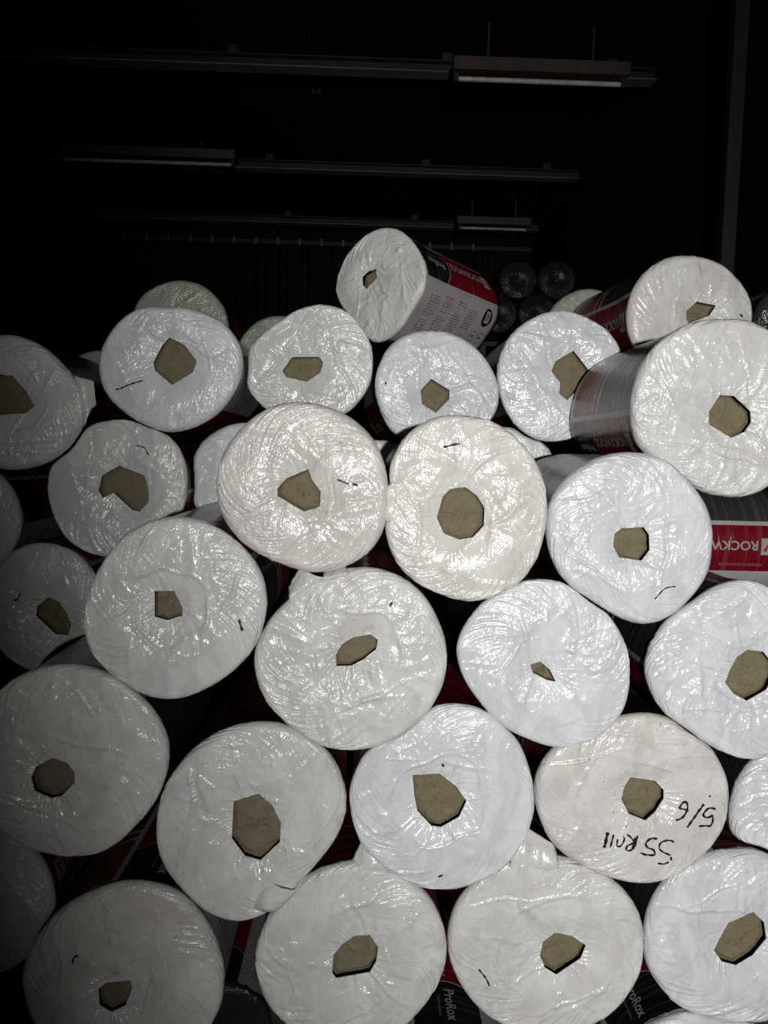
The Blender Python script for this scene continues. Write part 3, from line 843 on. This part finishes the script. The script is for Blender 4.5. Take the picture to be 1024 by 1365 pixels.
# where each roll lies (metres), the outline its end has been pressed into (mm, 48 directions) and the tear in its film (mm)
ROLLS = {
    'A': dict(at=(-0.547, 2.085, 2.025), yaw=0, pitch=0, length=0.55, label=300, flip=1, film='cool', res=2, crumple=0.6, ring=0,
        rim=[197,195,192,187,182,177,173,170,168,167,167,168,169,169,168,168,168,169,172,175,178,182,186,190,195,199,201,201,199,197,193,189,185,181,178,175,173,174,177,182,187,190,192,192,192,193,195,196],
        hole=[(-1,88),(40,69),(73,27),(63,-4),(6,-40),(-41,-2),(-45,20),(-21,67)]),
    'I': dict(at=(-0.694, 2.090, 1.697), yaw=0, pitch=0, length=0.55, label=250, flip=0, film='neutral', res=2, crumple=1, ring=0,
        rim=[191,191,192,194,195,197,199,200,199,198,196,194,192,190,188,186,185,185,185,186,188,189,190,191,192,194,197,201,204,206,206,201,192,190,193,194,192,189,187,186,179,168,164,165,170,184,191,191],
        hole=[(7,63),(77,37),(87,-6),(87,-36),(62,-64),(42,-60),(-27,3),(-39,-28),(-51,-8),(-41,34)]),
    'H': dict(at=(-0.966, 2.060, 1.925), yaw=0, pitch=0, length=0.55, label=200, flip=0, film='neutral', res=2, crumple=1, ring=0.55,
        rim=[200,200,199,198,196,193,190,187,185,183,182,182,182,183,184,184,185,186,187,189,191,194,196,198,197,192,186,179,174,171,170,170,172,174,177,180,183,184,186,187,188,190,191,193,195,197,198,199],
        hole=[(-30,74),(4,71),(41,28),(61,-8),(40,-27),(-32,-35),(-72,-9),(-87,20),(-67,61)]),
    'B': dict(at=(-0.175, 2.200, 2.071), yaw=-3, pitch=0, length=0.55, label=250, flip=1, film='neutral', res=2, crumple=1.3, ring=0,
        rim=[174,174,181,191,192,190,186,182,177,172,168,166,167,170,173,176,178,181,183,184,186,187,188,188,188,188,187,186,186,186,185,184,181,176,171,166,161,156,151,148,145,145,147,150,155,162,169,176],
        hole=[(-48,12),(28,15),(41,0),(33,-30),(-5,-57),(-64,-46),(-77,-29)]),
    'C': dict(at=(0.018, 2.515, 2.360), yaw=36, pitch=-1, length=0.56, label=30, flip=0, film='neutral', res=2, crumple=1, ring=0,
        rim=[178,172,164,156,151,150,150,151,153,160,169,179,184,184,180,175,169,165,161,160,161,165,170,176,180,182,183,181,180,179,179,180,182,184,185,186,185,185,183,182,180,178,177,177,178,179,181,181],
        hole=[(-14,56),(-6,26),(-51,-6),(-67,13),(-68,37),(-44,52)]),
    'D': dict(at=(0.205, 2.201, 2.008), yaw=-5, pitch=-1, length=0.55, label=214, flip=0, film='cool', res=2, crumple=0.7, ring=0,
        rim=[186,186,186,186,186,187,186,185,181,177,171,167,165,164,164,165,168,172,176,181,185,188,188,186,181,177,173,169,166,163,161,160,160,160,161,163,165,167,170,173,176,179,182,184,186,186,186,186],
        hole=[(-23,24),(32,-7),(32,-33),(-7,-74),(-49,-49),(-53,-10)]),
    'E': dict(at=(0.572, 2.240, 2.051), yaw=0, pitch=0, length=0.55, label=240, flip=0, film='cool', res=2, crumple=1.2, ring=0,
        rim=[191,190,189,191,192,193,195,196,196,197,196,195,192,189,184,180,176,172,171,173,177,181,185,188,190,191,192,193,194,193,193,193,192,193,193,194,194,194,194,194,194,194,195,195,195,194,193,192],
        hole=[(34,79),(60,49),(82,23),(83,-5),(21,-67),(-3,-50),(-2,-16),(-30,16),(-18,47)]),
    'F': dict(at=(0.950, 2.222, 2.252), yaw=-6, pitch=0, length=0.55, label=192, flip=1, film='dirty', res=2, crumple=1, ring=0,
        rim=[197,199,200,202,202,199,192,183,176,171,167,164,162,162,164,167,170,174,179,184,189,193,195,195,194,191,187,182,177,172,168,165,163,161,160,160,161,162,164,167,171,175,179,184,188,192,194,196],
        hole=[(-20,-2),(11,28),(73,20),(54,-10),(-11,-36),(-18,-26)]),
    'G': dict(at=(0.776, 1.680, 1.933), yaw=0, pitch=0, length=0.55, label=209, flip=1, film='neutral', res=2, crumple=1.3, ring=0,
        rim=[185,185,185,184,182,178,173,169,167,169,174,182,191,199,207,214,220,223,223,219,212,204,197,192,189,188,190,194,200,206,211,213,213,210,207,203,201,199,197,196,196,195,194,191,188,186,184,185],
        hole=[(15,30),(48,29),(88,-4),(91,-29),(77,-51),(47,-65),(-5,-36),(-8,-9)]),
    'J': dict(at=(-0.350, 2.170, 1.723), yaw=0, pitch=0, length=0.55, label=300, flip=0, film='cool', res=1, crumple=1.2, ring=0,
        rim=[150,151,156,168,169,169,169,169,169,169,169,169,168,168,168,168,167,167,167,167,167,167,167,167,168,168,168,169,169,169,169,169,169,169,169,169,168,168,168,168,167,167,167,167,167,167,159,152],
        hole=None),
    'M': dict(at=(0.424, 2.280, 1.726), yaw=0, pitch=0, length=0.55, label=300, flip=0, film='cool', res=1, crumple=1, ring=0,
        rim=[174,174,174,173,173,173,173,173,173,173,173,173,174,174,174,174,175,175,175,175,175,175,175,175,174,174,174,173,173,173,173,168,161,159,163,173,174,174,174,174,175,175,175,175,175,175,175,175],
        hole=None),
    'R14': dict(at=(0.034, 2.300, 1.680), yaw=0, pitch=0, length=0.55, label=300, flip=0, film='cool', res=1, crumple=1, ring=0,
        rim=[172,172,172,172,172,172,172,172,172,172,173,173,173,173,173,173,173,173,173,172,172,172,172,172,172,172,172,172,172,172,172,172,172,173,173,173,173,173,173,173,173,173,173,172,172,172,172,172],
        hole=None),
    'K': dict(at=(-0.133, 1.530, 1.741), yaw=0, pitch=0, length=0.55, label=228, flip=1, film='cream', res=2, crumple=1, ring=0,
        rim=[177,176,175,174,172,170,169,167,167,167,168,170,173,178,182,187,190,192,193,192,190,188,185,182,179,178,177,177,176,175,173,173,172,172,173,174,175,176,176,176,175,175,175,175,176,177,178,178],
        hole=[(13,38),(19,18),(39,-8),(38,-39),(5,-50),(-49,-19),(-50,-4),(-32,17)]),
    'L': dict(at=(0.207, 1.540, 1.704), yaw=0, pitch=0, length=0.55, label=330, flip=0, film='cream', res=2, crumple=1, ring=0,
        rim=[158,162,171,174,177,181,184,186,188,189,190,192,194,196,197,198,197,194,191,186,182,177,174,172,171,171,171,173,174,176,177,178,181,184,188,191,193,195,197,198,198,197,194,189,185,176,164,159],
        hole=[(-49,23),(-34,39),(-3,45),(22,27),(39,2),(39,-34),(16,-60),(-12,-65),(-44,-53),(-60,-21)]),
    'N': dict(at=(0.563, 1.560, 1.645), yaw=0, pitch=0, length=0.55, label=204, flip=1, film='cool', res=2, crumple=0.7, ring=0,
        rim=[178,175,172,169,165,162,158,155,155,158,163,170,178,184,189,191,191,190,189,188,187,186,184,182,180,179,177,176,175,175,176,178,180,182,184,185,185,186,186,187,188,189,190,190,190,188,186,182],
        hole=[(-21,23),(27,26),(39,10),(42,-22),(26,-45),(-23,-39),(-37,-15),(-35,12)]),
    'P': dict(at=(0.801, 1.580, 1.358), yaw=0, pitch=0, length=0.55, label=203, flip=1, film='cool', res=2, crumple=1.5, ring=0,
        rim=[182,180,176,172,168,164,160,158,158,162,168,176,185,195,205,213,217,217,214,208,202,196,192,189,186,185,185,187,189,192,196,199,202,203,203,202,198,193,185,178,174,173,174,177,179,181,182,183],
        hole=[(38,48),(74,44),(96,18),(98,-16),(87,-41),(45,-67),(14,-51),(-6,-26),(4,6),(16,31)]),
    'Q': dict(at=(0.392, 1.570, 1.369), yaw=0, pitch=0, length=0.55, label=285, flip=0, film='cool', res=2, crumple=0.9, ring=0,
        rim=[187,181,174,167,162,159,159,160,162,165,168,172,178,185,191,196,200,202,203,203,202,199,196,192,189,185,182,179,176,175,171,167,167,171,178,182,184,185,186,187,183,187,190,191,192,194,194,192],
        hole=[(-30,-2),(-9,5),(13,-13),(27,-39),(7,-35),(-23,-20)]),
    'S': dict(at=(-0.026, 1.550, 1.375), yaw=0, pitch=0, length=0.55, label=75, flip=1, film='neutral', res=2, crumple=1.4, ring=0.5,
        rim=[204,205,204,202,200,197,195,194,194,196,198,198,199,198,198,199,199,199,199,200,201,202,204,205,206,206,206,206,206,207,208,208,208,206,203,200,196,192,188,185,184,184,185,188,191,195,196,202],
        hole=[(-31,12),(-17,36),(6,50),(41,57),(57,46),(54,25),(25,1),(1,-12),(-29,-13)]),
    'T': dict(at=(-0.394, 1.540, 1.480), yaw=0, pitch=0, length=0.55, label=60, flip=1, film='neutral', res=2, crumple=0.9, ring=0.42,
        rim=[187,191,195,197,198,197,196,194,194,194,194,193,192,189,186,183,181,179,179,179,181,182,185,187,189,191,193,195,195,195,194,193,193,193,194,193,193,191,189,187,184,182,180,178,178,179,180,184],
        hole=[(-42,37),(-1,38),(16,3),(16,-13),(-15,-24),(-42,-17)]),
    'U': dict(at=(-0.924, 2.150, 1.343), yaw=0, pitch=0, length=0.55, label=20, flip=0, film='neutral', res=2, crumple=1, ring=0,
        rim=[169,170,172,174,176,179,181,184,186,188,190,190,190,188,187,184,182,179,176,174,172,170,169,169,169,170,172,174,176,179,181,184,186,188,190,190,190,188,187,184,182,179,176,174,172,170,169,169],
        hole=[(13,31),(41,19),(64,-14),(77,-47),(68,-80),(31,-77),(-24,-25),(-20,4)]),
    'V': dict(at=(-1.180, 2.200, 1.587), yaw=0, pitch=0, length=0.55, label=20, flip=0, film='cool', res=1, crumple=1, ring=0,
        rim=[170,171,172,173,174,175,175,175,175,175,174,174,173,172,171,170,169,169,168,168,168,168,169,169,170,171,172,173,174,174,175,175,175,175,174,174,173,172,171,170,169,169,168,168,168,168,169,169],
        hole=None),
    'W': dict(at=(-0.621, 1.560, 1.139), yaw=0, pitch=0, length=0.55, label=150, flip=0, film='dirty', res=2, crumple=0.8, ring=0,
        rim=[208,209,211,212,214,215,215,215,214,213,213,213,213,213,212,209,205,201,199,198,199,201,203,205,208,210,212,212,212,211,210,209,209,210,211,212,213,213,214,214,215,215,214,212,208,206,206,206],
        hole=[(-37,9),(-7,-2),(9,-23),(9,-45),(-19,-75),(-43,-81),(-77,-65),(-83,-36),(-72,-11)]),
    'X': dict(at=(-0.235, 1.560, 1.006), yaw=0, pitch=0, length=0.55, label=300, flip=0, film='neutral', res=2, crumple=1, ring=0,
        rim=[207,208,209,209,210,211,213,216,219,222,224,224,220,213,202,191,182,175,171,170,171,175,182,190,198,206,213,219,223,227,230,230,226,231,230,228,225,221,217,212,208,205,203,201,201,202,203,205],
        hole=[(17,69),(47,42),(65,5),(64,-39),(22,-82),(-12,-72),(-40,-33),(-37,51)]),
    'Y': dict(at=(0.178, 1.570, 1.065), yaw=0, pitch=0, length=0.55, label=85, flip=1, film='cool', res=2, crumple=0.7, ring=0.5,
        rim=[200,200,200,201,201,200,198,198,199,202,206,209,210,211,210,210,210,211,212,212,211,209,207,206,205,205,205,207,209,211,211,208,212,217,217,215,212,206,186,174,169,170,176,189,197,198,199,200],
        hole=[(-64,52),(-5,56),(32,28),(56,-6),(41,-42),(2,-66),(-19,-63),(-51,-29),(-59,8)]),
    'Z': dict(at=(0.619, 1.620, 1.043), yaw=0, pitch=0, length=0.55, label=84, flip=0, film='dirty', res=2, crumple=0.5, ring=0,
        rim=[223,219,215,211,206,200,196,192,189,189,191,194,198,202,206,209,211,213,216,218,220,222,223,224,223,223,222,220,219,216,205,201,202,206,206,204,201,198,197,196,194,195,205,212,220,225,227,226],
        hole=[(-7,54),(50,46),(71,24),(72,4),(54,-28),(33,-48),(-6,-32),(-25,3),(-19,33)]),
    'AA': dict(at=(1.077, 1.700, 0.966), yaw=0, pitch=0, length=0.55, label=280, flip=0, film='cool', res=2, crumple=1, ring=0,
        rim=[190,188,184,165,140,128,120,118,119,123,131,148,180,194,196,197,197,197,197,196,195,194,193,191,190,189,187,187,186,186,186,187,188,189,190,192,193,195,196,197,197,197,197,196,195,194,192,191],
        hole=None),
    'BB': dict(at=(0.886, 1.660, 0.689), yaw=0, pitch=0, length=0.55, label=212, flip=1, film='cool', res=2, crumple=1.1, ring=0,
        rim=[206,206,207,207,207,207,207,207,206,206,206,207,211,216,224,233,239,241,239,234,228,221,216,212,209,208,208,210,212,214,215,216,216,216,215,215,214,215,215,215,215,214,213,212,211,210,209,207],
        hole=[(50,66),(79,39),(87,-2),(57,-44),(19,-69),(-16,-60),(-37,-32),(-26,-3),(-7,38)]),
    'CC': dict(at=(0.442, 1.640, 0.679), yaw=0, pitch=0, length=0.55, label=160, flip=1, film='neutral', res=2, crumple=0.9, ring=0.6,
        rim=[229,226,224,222,220,219,218,218,218,219,219,220,222,223,225,227,229,231,232,233,233,233,234,234,233,233,232,230,227,225,221,218,214,214,215,217,219,221,223,224,225,226,228,230,232,233,233,232],
        hole=[(20,33),(61,24),(94,1),(83,-31),(28,-72),(1,-55),(-13,-24),(-7,9)]),
    'DD': dict(at=(-0.012, 1.600, 0.680), yaw=0, pitch=0, length=0.55, label=300, flip=0, film='neutral', res=2, crumple=1.2, ring=0,
        rim=[215,217,219,220,221,221,221,221,221,221,220,220,220,219,219,217,215,213,211,210,211,213,215,216,217,219,221,222,222,222,222,221,221,221,221,220,219,216,214,211,210,209,207,206,206,207,209,212],
        hole=[(9,48),(42,50),(61,20),(58,-14),(44,-41),(-32,-56),(-41,-43),(-39,0),(-21,25)]),
    'EE': dict(at=(-0.524, 1.600, 0.630), yaw=0, pitch=0, length=0.55, label=72, flip=0, film='dirty', res=2, crumple=0.9, ring=0,
        rim=[225,228,231,233,235,235,234,232,230,228,226,224,223,222,223,226,229,232,234,235,235,233,231,228,226,224,223,223,223,224,225,226,226,225,222,218,214,210,207,205,203,203,203,205,208,212,216,220],
        hole=[(-38,-20),(17,-14),(21,-32),(5,-75),(-27,-91),(-53,-75),(-55,-36)]),
    'FF': dict(at=(-0.879, 1.660, 0.759), yaw=0, pitch=0, length=0.55, label=20, flip=1, film='neutral', res=2, crumple=1, ring=0,
        rim=[178,178,179,180,181,182,183,183,184,184,184,183,183,182,181,180,179,178,177,168,162,161,165,175,178,178,179,180,181,182,183,183,184,184,184,183,183,182,181,180,179,178,178,177,177,177,177,177],
        hole=None),
    'R33': dict(at=(0.855, 1.660, 0.254), yaw=0, pitch=0, length=0.55, label=128, flip=0, film='cool', res=1, crumple=1, ring=0,
        rim=[237,235,235,234,234,235,237,238,241,243,245,248,250,252,253,253,253,252,250,248,246,244,241,239,237,236,235,235,235,236,237,239,241,234,227,225,229,239,251,253,253,252,250,248,246,243,241,239],
        hole=None),
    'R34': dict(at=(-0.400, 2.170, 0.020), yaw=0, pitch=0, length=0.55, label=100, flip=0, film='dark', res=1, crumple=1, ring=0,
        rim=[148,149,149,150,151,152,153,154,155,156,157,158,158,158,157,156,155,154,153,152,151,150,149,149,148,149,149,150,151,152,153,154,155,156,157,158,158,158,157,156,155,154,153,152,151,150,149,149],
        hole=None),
    'R35': dict(at=(0.219, 1.660, 0.216), yaw=0, pitch=0, length=0.55, label=86, flip=0, film='cool', res=1, crumple=1, ring=0,
        rim=[212,211,211,211,212,214,215,217,219,221,223,224,226,226,226,226,225,223,221,219,217,216,214,213,212,211,211,212,212,214,215,217,219,221,223,224,226,226,226,226,225,223,221,219,217,215,214,212],
        hole=None),
    'T1': dict(at=(-0.663, 2.650, 2.220), yaw=0, pitch=0, length=0.55, label=20, flip=0, film='grey_green', res=1, crumple=1, ring=0,
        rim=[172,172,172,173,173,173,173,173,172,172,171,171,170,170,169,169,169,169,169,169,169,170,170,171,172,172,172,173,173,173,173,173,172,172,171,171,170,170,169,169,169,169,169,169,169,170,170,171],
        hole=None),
    'T2': dict(at=(-0.326, 2.770, 2.138), yaw=0, pitch=0, length=0.55, label=20, flip=0, film='grey_green', res=1, crumple=1, ring=0,
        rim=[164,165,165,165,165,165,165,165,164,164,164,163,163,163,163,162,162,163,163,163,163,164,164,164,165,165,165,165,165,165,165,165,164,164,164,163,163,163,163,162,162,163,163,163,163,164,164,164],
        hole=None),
    'T3': dict(at=(-0.934, 2.650, 1.980), yaw=0, pitch=0, length=0.55, label=20, flip=0, film='grey_green', res=1, crumple=1, ring=0,
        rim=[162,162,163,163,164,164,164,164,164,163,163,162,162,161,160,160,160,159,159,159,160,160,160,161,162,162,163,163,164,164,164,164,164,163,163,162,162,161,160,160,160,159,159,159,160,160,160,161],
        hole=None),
    'T4': dict(at=(0.815, 2.800, 2.266), yaw=0, pitch=0, length=0.55, label=160, flip=0, film='grey_green', res=1, crumple=1, ring=0,
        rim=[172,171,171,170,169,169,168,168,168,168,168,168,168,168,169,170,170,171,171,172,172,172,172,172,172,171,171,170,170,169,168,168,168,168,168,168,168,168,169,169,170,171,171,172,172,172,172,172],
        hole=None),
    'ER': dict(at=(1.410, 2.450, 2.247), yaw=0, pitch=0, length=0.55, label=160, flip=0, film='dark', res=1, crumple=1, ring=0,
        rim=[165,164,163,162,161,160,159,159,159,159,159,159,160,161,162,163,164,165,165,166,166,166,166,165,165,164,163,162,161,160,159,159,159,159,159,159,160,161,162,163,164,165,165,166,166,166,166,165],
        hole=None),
    'O': dict(at=(0.746, 2.420, 1.555), yaw=90, pitch=0, length=0.55, label=-2, flip=0, film='neutral', res=1, crumple=1, ring=0,
        rim=[185,185,185,185,185,185,185,185,185,185,185,185,185,185,185,185,185,185,185,185,185,185,185,185],
        hole=None),
    'P1': dict(at=(1.029, 5.350, 3.035), yaw=0, pitch=0, length=0.55, label=330, flip=1, film='far_dim', res=0, crumple=1, ring=0,
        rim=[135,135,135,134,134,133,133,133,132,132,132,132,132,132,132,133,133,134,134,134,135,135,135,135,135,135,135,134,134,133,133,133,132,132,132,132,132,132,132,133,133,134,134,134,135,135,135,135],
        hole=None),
    'P2': dict(at=(1.305, 5.350, 3.043), yaw=0, pitch=0, length=0.55, label=334, flip=1, film='far_dim', res=0, crumple=1, ring=0,
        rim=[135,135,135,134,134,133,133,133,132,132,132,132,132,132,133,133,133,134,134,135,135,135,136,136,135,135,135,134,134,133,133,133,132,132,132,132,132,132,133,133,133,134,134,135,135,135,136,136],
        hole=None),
    'P3': dict(at=(0.900, 5.350, 2.798), yaw=0, pitch=0, length=0.55, label=328, flip=1, film='far_dim', res=0, crumple=1, ring=0,
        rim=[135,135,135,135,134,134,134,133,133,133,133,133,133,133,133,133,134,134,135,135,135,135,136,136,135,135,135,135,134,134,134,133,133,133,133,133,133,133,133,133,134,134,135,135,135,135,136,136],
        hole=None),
    'P4': dict(at=(1.176, 5.350, 2.806), yaw=0, pitch=0, length=0.55, label=332, flip=1, film='far_dim', res=0, crumple=1, ring=0,
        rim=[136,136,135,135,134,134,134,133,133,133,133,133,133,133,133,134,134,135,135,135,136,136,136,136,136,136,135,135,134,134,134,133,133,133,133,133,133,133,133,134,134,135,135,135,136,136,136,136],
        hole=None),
    'P5': dict(at=(1.453, 5.350, 2.813), yaw=0, pitch=0, length=0.55, label=336, flip=1, film='far_dim', res=0, crumple=1, ring=0,
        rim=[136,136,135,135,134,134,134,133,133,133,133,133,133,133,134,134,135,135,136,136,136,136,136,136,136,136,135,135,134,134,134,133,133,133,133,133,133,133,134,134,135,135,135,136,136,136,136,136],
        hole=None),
}
MARKS = [
    ('A', 4.16, [(-145.4,-56.6),(-133.2,-54.2),(-106.7,-43.3),(-70.0,-30.2)]),
    ('I', 3.52, [(58.7,119.8),(79.2,114.1),(91.5,93.7)]),
    ('K', 3.52, [(73.0,17.8),(88.4,12.1),(96.1,9.2)]),
    ('K', 4.8, [(103.8,9.4),(116.1,6.6)]),
    ('L', 5.12, [(-51.6,125.7),(-33.2,130.8),(-19.4,134.2)]),
    ('T', 5.44, [(135.5,-16.7),(138.7,-27.7),(143.5,-40.3)]),
    ('U', 4.8, [(-63.1,41.9),(-71.9,24.2),(-82.6,24.0)]),
    ('S', 4.8, [(84.9,129.8),(80.4,120.1)]),
    ('N', 2.56, [(96.8,-96.8),(72.9,-102.1),(53.2,-125.2)]),
    ('EE', 4.8, [(-93.2,54.4),(-103.2,49.0),(-106.7,34.8)]),
    ('CC', 4.16, [(-156.7,-51.8),(-140.2,-71.9),(-130.8,-90.3)]),
    ('Y', 8, [(-1.1,76.1),(3.8,77.9)]),
    ('Y', 4, [(-1.6,-173.9),(8.2,-168.6)]),
    ('D', 4.8, [(-157.4,9.6),(-157.2,1.0)]),
    ('F', 5.12, [(141.8,-4.4),(151.9,-12.7)]),
    ('Z', 4.95, [(185.9,-13.4),(178.1,-9.8),(166.2,-12.1),(157.8,-23.1),(162.8,-30.8),(173.3,-30.6),(181.7,-29.0),(178.5,-50.8),(165.5,-51.9),(149.9,-52.7)]),
    ('Z', 5.175, [(157.9,0.2),(139.9,-28.0),(122.8,-55.5)]),
    ('Z', 4.95, [(120.6,2.8),(112.6,1.1),(105.2,-12.0),(115.0,-14.3),(124.8,-17.3)]),
    ('Z', 4.95, [(119.4,2.7),(122.6,-11.1),(115.8,-28.3),(107.2,-36.2),(97.4,-40.3)]),
    ('Z', 5.85, [(170.3,18.9),(172.6,16.5)]),
    ('Z', 4.275, [(94.6,-91.4),(88.9,-87.1),(75.3,-87.3),(63.6,-94.3),(62.8,-106.8),(75.4,-116.0),(90.3,-122.1)]),
    ('Z', 4.5, [(91.1,-125.9),(91.6,-134.6)]),
    ('Z', 4.05, [(87.2,-138.4),(78.4,-143.6),(60.1,-141.3)]),
    ('Z', 4.95, [(57.0,-84.1),(43.4,-83.7),(31.9,-94.7),(35.4,-104.0),(49.3,-110.1),(52.9,-120.4),(42.4,-122.7),(28.7,-120.7),(20.3,-116.7)]),
    ('Z', 4.5, [(12.2,-77.8),(7.3,-98.1),(-2.0,-110.7),(-12.6,-110.9),(-11.6,-101.5),(1.7,-95.1),(9.1,-93.4)]),
    ('Z', 4.5, [(7.1,-95.0),(-3.6,-81.1),(-12.6,-75.0)]),
    ('Z', 7.65, [(8.6,-82.5),(5.3,-95.1),(2.3,-107.6)]),
    ('Z', 4.05, [(-32.6,-86.2),(-34.9,-100.2),(-30.5,-103.3),(-23.8,-98.5),(-18.1,-86.0),(-20.9,-78.3)]),
    ('Z', 4.275, [(-43.1,-75.4),(-46.0,-89.5),(-49.1,-105.1)]),
    ('Z', 7.65, [(-55.9,-70.9),(-59.1,-86.5),(-62.9,-106.8)]),
]
FLAPS = [
    ('L', 0, [(-139.2,55.8),(-177.4,39.5),(-182.1,-22.6),(-132.0,-40.2)]),
    ('H', 0, [(168.9,76.7),(214.9,63.9),(222.4,1.9),(195.8,-59.3)]),
    ('S', 0, [(-46.5,174.8),(-112.4,192.4),(-135.3,152.3),(-127.0,119.1)]),
    ('S', 0, [(-69.8,164.8),(-59.2,187.2),(-15.7,200.8),(0.5,178.9)]),
    ('DD', 0, [(83.3,203.6),(18.4,262.1),(-7.2,206.0),(-32.5,135.6)]),
    ('CC', 0, [(26.1,174.2),(12.8,238.8),(-61.6,284.4),(-105.7,172.7)]),
    ('X', 16, [(103.7,-139.8),(28.6,-116.8),(-9.8,-178.7),(55.5,-195.2)]),
]

# label on which the words can be read
LETTERED = ('C', 'D', 'F', 'G', 'O', 'EE', 'FF', 'R33', 'R35')
FRONT_G, SECOND_G, BACK_G, FAR_G = 'insulation rolls in the front layer of the pile', 'insulation rolls in the second layer of the pile', 'insulation rolls in the third layer, showing only their tops', 'distant insulation rolls by the back wall'
LABELS = {
    'A': ('white film-wrapped roll topmost on the left, a thin black stroke left of its hole', SECOND_G),
    'I': ('white roll on the left with a torn film tongue inside its large hole', SECOND_G),
    'H': ('dim white roll cut by the left frame edge, highest there, big dark hole', SECOND_G),
    'B': ('white roll with a wide oval hole, next to the topmost left roll', SECOND_G),
    'C': ('tilted roll lying on top of the pile, showing its printed side with text columns', SECOND_G),
    'D': ('white roll directly below the tilted printed roll, small round hole', SECOND_G),
    'E': ('white roll with a jagged tall hole, left of the roll with the red printed side', SECOND_G),
    'F': ('dusty white roll at top right, its hole half hidden behind the roll below', SECOND_G),
    'G': ('large white roll at right showing a red and grey printed left side', FRONT_G),
    'J': ('bright white roll mostly hidden left behind the cream roll with dark brown hole', SECOND_G),
    'M': ('white roll mostly hidden, peeping out right behind the roll with the roundest large hole', SECOND_G),
    'R14': ('sliver of white roll in the gap between the two upper middle cream rolls', SECOND_G),
    'K': ('cream-white roll in upper middle with brown stains and dark brown hole', FRONT_G),
    'L': ('cream-white roll at centre with the largest round hole and a flap at its left', FRONT_G),
    'N': ('bright white roll right of centre with an octagonal hole and a thin curved scratch below', FRONT_G),
    'P': ('white roll cut by the right frame edge above the roll marked in pen', FRONT_G),
    'Q': ('bright white roll right of centre with the smallest slit-like hole', FRONT_G),
    'S': ('crumpled white roll in the middle with leaf-shaped hole and loose film at its top left', FRONT_G),
    'T': ('grey-white roll left of centre with a small squarish hole and a ringed face', FRONT_G),
    'U': ('dim roll at left edge with a slanted dark hole, behind the two bigger left rolls', SECOND_G),
    'V': ('very dark bluish roll at left edge below the highest left roll, no hole in view', SECOND_G),
    'W': ('big dim white roll at lower left with a dark round hole', FRONT_G),
    'X': ('white roll lower left of centre with a tall large hole and crumpled bottom right edge', FRONT_G),
    'Y': ('bluish-white roll at lower middle with a large pointed hole', FRONT_G),
    'Z': ('dusty white roll with upside-down black handwriting on its end', FRONT_G),
    'AA': ('white roll at right edge beside the handwritten roll, only its left part in view', FRONT_G),
    'BB': ('white roll in the bottom right corner with a large slanted hole', FRONT_G),
    'CC': ('white roll at the bottom right of centre with a black pen dash at lower left', FRONT_G),
    'DD': ('white roll at the bottom middle with film gathered into a flap at top', FRONT_G),
    'EE': ('dull dusty roll at bottom left with a small hole low on its end', FRONT_G),
    'FF': ('dim white roll at lower left frame edge, red printed side at its right', FRONT_G),
    'R33': ('roll at bottom right whose white top edge and black printed side show below the others', FRONT_G),
    'R34': ('dark clear-wrapped roll deep in the gap at the bottom left', SECOND_G),
    'R35': ('roll at bottom middle of which only the dark printed side shows in the gap', FRONT_G),
    'T1': ('greenish dim roll top peeping over the topmost left roll', BACK_G),
    'T2': ('dim roll peeping out left behind the roll with the wide oval hole', BACK_G),
    'T3': ('dim roll in the dark between the two uppermost left rolls', BACK_G),
    'T4': ('pale green roll top between the two rolls at upper right', BACK_G),
    'ER': ('dark clear-wrapped roll at the right frame edge beside the dusty top right roll', SECOND_G),
    'O': ('roll lying sideways at right, its dark red printed side towards the camera', SECOND_G),
    'P1': ('distant dim roll at the back, upper row, nearest the tilted printed roll', FAR_G),
    'P2': ('distant dim roll at the back, upper row, farthest right', FAR_G),
    'P3': ('distant dim roll at the back, lower row, half behind the tilted printed roll', FAR_G),
    'P4': ('distant dim roll at the back, middle of the lower row', FAR_G),
    'P5': ('distant dim roll at the back, lower row, farthest right', FAR_G),
}

for idx, (key, spec) in enumerate(ROLLS.items()):
    ya, pi_ = math.radians(spec['yaw']), math.radians(spec['pitch'])
    rot = (Matrix.Rotation(-ya, 3, 'Z') @ Matrix.Rotation(pi_, 3, 'X')).to_euler()
    lab, grp = LABELS[key]
    root = thing('insulation_roll', lab, 'roll', spec['at'], rot, grp)
    seed = idx + 3
    film, hc, H, th, tree = film_mesh(key, spec, root, seed)
    wool_plug(spec, root, hc, H, th, seed)
    wrap = printed_wrap(spec, root, seed)
    if key in LETTERED:
        put = label_art(spec, wrap)
        if key == 'C':
            wool_badge(put)
        if key == 'O':
            put('lettering', text_geo('TECHNICAL.ROCKWOOL', 0.012), 0.40, 0.050, PRINT_DIM)
    for k2, wdt, pts in MARKS:
        if k2 == key:
            marker_stroke(tree, pts, wdt, root)
    for n2, (k2, wdt, pts) in enumerate(FLAPS):
        if k2 == key:
            film_flap(tree, pts, wdt, FILM[spec['film']], root, 200 + n2)
